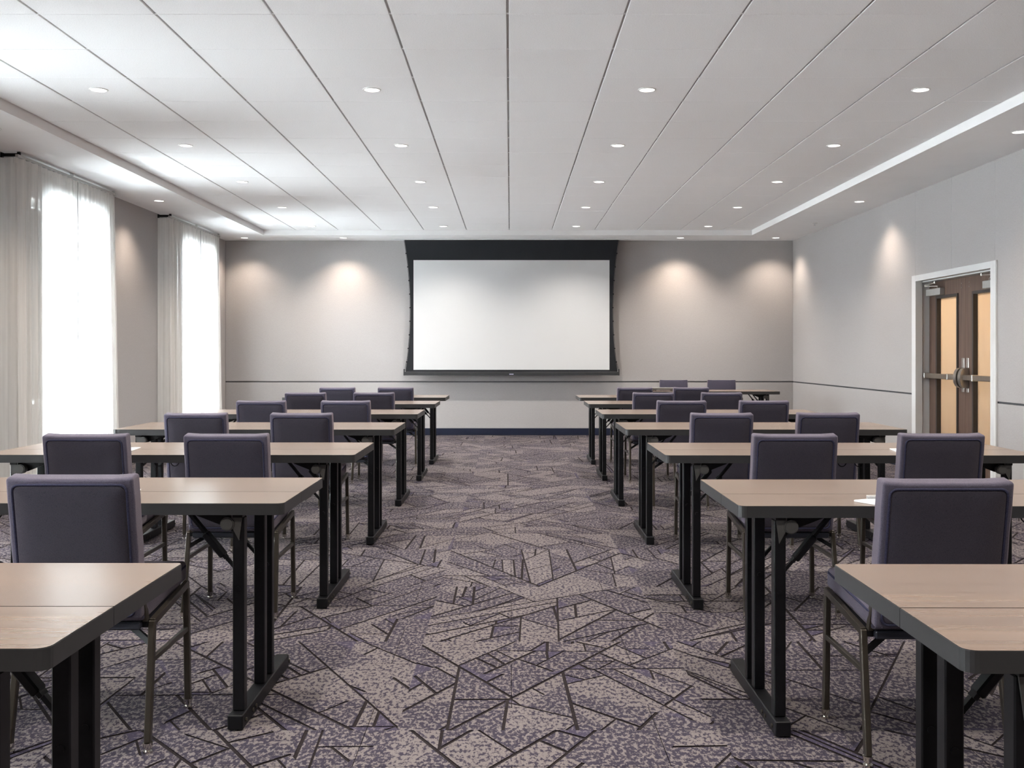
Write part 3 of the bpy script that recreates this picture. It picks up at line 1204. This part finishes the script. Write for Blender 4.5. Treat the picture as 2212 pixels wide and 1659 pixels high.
proto_c = make_chair()
CX = {-1: [(1.329, 1.965), (1.300, 1.942), (1.289, 1.945), (1.280, 1.940), (1.279, 1.922), (1.235, 1.865)],
      1: [(1.276, 1.945), (1.304, 1.985), (1.307, 1.976), (1.338, 1.985), (1.342, 1.993), (1.345, 1.960)]}
first = True
CW = ['second row from camera', 'third row from camera', 'fourth row from camera', 'third row from screen',
      'second row from screen', 'row closest to screen']
for s, side in ((-1, 'left'), (1, 'right')):
    for i in range(6):
        for j in (0, 1):
            c = proto_c if first else copy_tree(proto_c)
            first = False
            c.location = (s * CX[s][i][j], NEAR[i + 1] + 0.008 + rnd.uniform(-0.006, 0.006) + (0.02 if (s > 0 and j == 1) else 0) + (-0.10 if (s > 0 and i == 0) else 0), 0)
            c.rotation_euler = (0, 0, rnd.uniform(-0.012, 0.012))
            c['label'] = 'slate-blue chair, %s, %s of the aisle, %s' % (
                CW[i], side, 'beside the aisle' if j == 0 else 'on the %s side' % ('window' if s < 0 else 'door'))
            c['group'] = 'banquet chairs at the tables'
for k, (x, lab) in enumerate(((2.262, 'next to the screen'), (2.925, 'nearer the right-hand corner'))):
    c = copy_tree(proto_c)
    c.location = (x, 13.86, 0)
    c.rotation_euler = (0, 0, PI)
    c['label'] = 'upholstered chair facing the room behind the head table, ' + lab
    c['group'] = 'banquet chairs at the tables'

# ================================================================== THINGS ON THE TABLES
def notepad(x, y_, rz, label, w=0.14, d=0.215):
    n = empty('notepad', label, 'notepad', (x, y_, TH + 0.0004), rz, 'notepads on the tables')
    obj('paper_block', B(-w / 2, w / 2, -d / 2, d / 2, 0.0008, 0.0055), M['paper'], n)
    obj('backing_card', B(-w / 2, w / 2, -d / 2, d / 2, 0, 0.0008), M['card'], n)


def pen(x, y_, rz, z, label):
    p = empty('pen', label, 'pen', (x, y_, z), rz, 'pens on the notepads')
    bm = bmesh.new()
    cyl(bm, (-0.065, 0, 0.0052), 0.005, 0.125, 'x', 10)
    cyl(bm, (0.060, 0, 0.0052), 0.005, 0.012, 'x', 10, 0.0012)
    obj('barrel', bm, M['pen'], p, 0.6)
    obj('clip', B(-0.068, -0.030, -0.0012, 0.0012, 0.0102, 0.0118), M['chrome'], p)


NP = [(1.262, 3.345, math.radians(-62), 'second row from the camera right of the aisle'),
      (-1.372, 3.515, math.radians(8), 'second row from the camera left of the aisle'),
      (-1.962, 5.13, math.radians(6), 'third row from the camera on the window side'),
      (1.985, 5.06, math.radians(-8), 'third row from the camera on the door side')]
for x, y_, rz, lab in NP:
    notepad(x, y_, rz, 'white notepad on the table, %s' % lab)
    pen(x - 0.01, y_ + 0.05, rz + 1.2, TH + 0.0060, 'grey pen lying on notepad, %s' % lab)
bx = empty('flat_case', 'flat dark grey case with small feet lying on the head table', 'case', (2.02, 13.42, TH + 0.0004))
obj('case_body', B(-0.15, 0.15, -0.10, 0.10, 0.010, 0.036, 0.004, 2), M['device'], bx)
bm = bmesh.new()
for a in (-0.115, 0.115):
    for b in (-0.07, 0.07): cyl(bm, (a, b, 0.0), 0.012, 0.0105, 'z', 10)
obj('rubber_foot', bm, M['black'], bx)['kind'] = 'stuff'

# ================================================================== CEILING LIGHTS
def make_light(kind):
    d = empty('downlight', 'x', 'ceiling light')
    bm = bmesh.new()
    n = 28
    prof = [(0.0615, 0.0), (0.060, -0.004), (0.052, -0.005), (0.049, -0.001)]
    rings = [[bm.verts.new((r * math.cos(2 * PI * i / n), r * math.sin(2 * PI * i / n), z)) for i in range(n)] for r, z in prof]
    for a in range(3):
        for i in range(n): bm.faces.new((rings[a][i], rings[a][(i + 1) % n], rings[a + 1][(i + 1) % n], rings[a + 1][i]))
    obj('trim_ring', bm, M['trim'], d, 0.5)
    bm = bmesh.new()
    cyl(bm, (0, 0, -0.0025), 0.0495, 0.002, 'z', n)
    obj('lens', bm, M['glow'], d)
    L = bpy.data.lights.new('downlight_beam', 'SPOT')
    L.energy = {'field': LAMP_W, 'border': WASH_W, 'screen': WASH_W * 1.5}[kind]
    L.color = LAMP_COL if kind == 'field' else WASH_COL
    L.spot_size = math.radians(130 if kind == 'field' else 118)
    L.spot_blend = 1.0 if kind == 'field' else 0.85
    L.shadow_soft_size = 0.035
    lo = bpy.data.objects.new('downlight_beam', L)
    lo.location = (0, 0, -0.016)
    link(lo, d)
    return d


fp, bpz = make_light('field'), make_light('border')
uf = ub = False
NUM = ['first', 'second', 'third', 'fourth', 'fifth', 'sixth', 'seventh', 'eighth', 'ninth']
for ci, (x, cn) in enumerate(((-2.750, 'window-side line'), (-0.924, 'line left of the aisle'), (0.915, 'line right of the aisle'), (2.745, 'door-side line'))):
    for k in range(9):
        yy = 14.10 - 1.825 * k
        d = copy_tree(fp) if uf else fp
        uf = True
        d.location = (x, yy, ZC - 0.0009)
        d['label'] = 'round downlight in the tiled ceiling, %s, %s from the screen' % (cn, NUM[k])
        d['group'] = 'downlights in the tiled ceiling'
border = [(-3.885, 14.88 - 3.62 * k, 'window-side border', k) for k in range(5)] + \
         [(3.885, 14.88 - 3.56 * k, 'door-side border', k) for k in range(5)]
for x, yy, cn, k in border:
    d = copy_tree(bpz) if ub else bpz
    ub = True
    d.location = (x, yy, ZS - 0.0002)
    d['label'] = 'round downlight in the plain %s, %s from the screen wall' % (cn, NUM[k])
    d['group'] = 'downlights in the plain border'
for x, cn in ((-2.44, 'left'), (2.49, 'right')):
    d = make_light('screen')
    d.location = (x, 14.88, ZS - 0.0002)
    d['label'] = 'round recessed downlight in the border just %s of the projection screen' % cn
    d['group'] = 'downlights in the plain border'
# a sprinkler head in the right-hand border
sp = empty('sprinkler_head', 'small white sprinkler head in the door-side ceiling border', 'sprinkler', (3.95, 13.2, ZS))
bm = bmesh.new()
cyl(bm, (0, 0, -0.006), 0.035, 0.0055, 'z', 20, 0.038)
obj('cover_plate', bm, M['trim'], sp)
bm = bmesh.new()
cyl(bm, (0, 0, -0.032), 0.007, 0.026, 'z', 10)
cyl(bm, (0, 0, -0.035), 0.017, 0.003, 'z', 12)
obj('deflector', bm, M['trim'], sp)
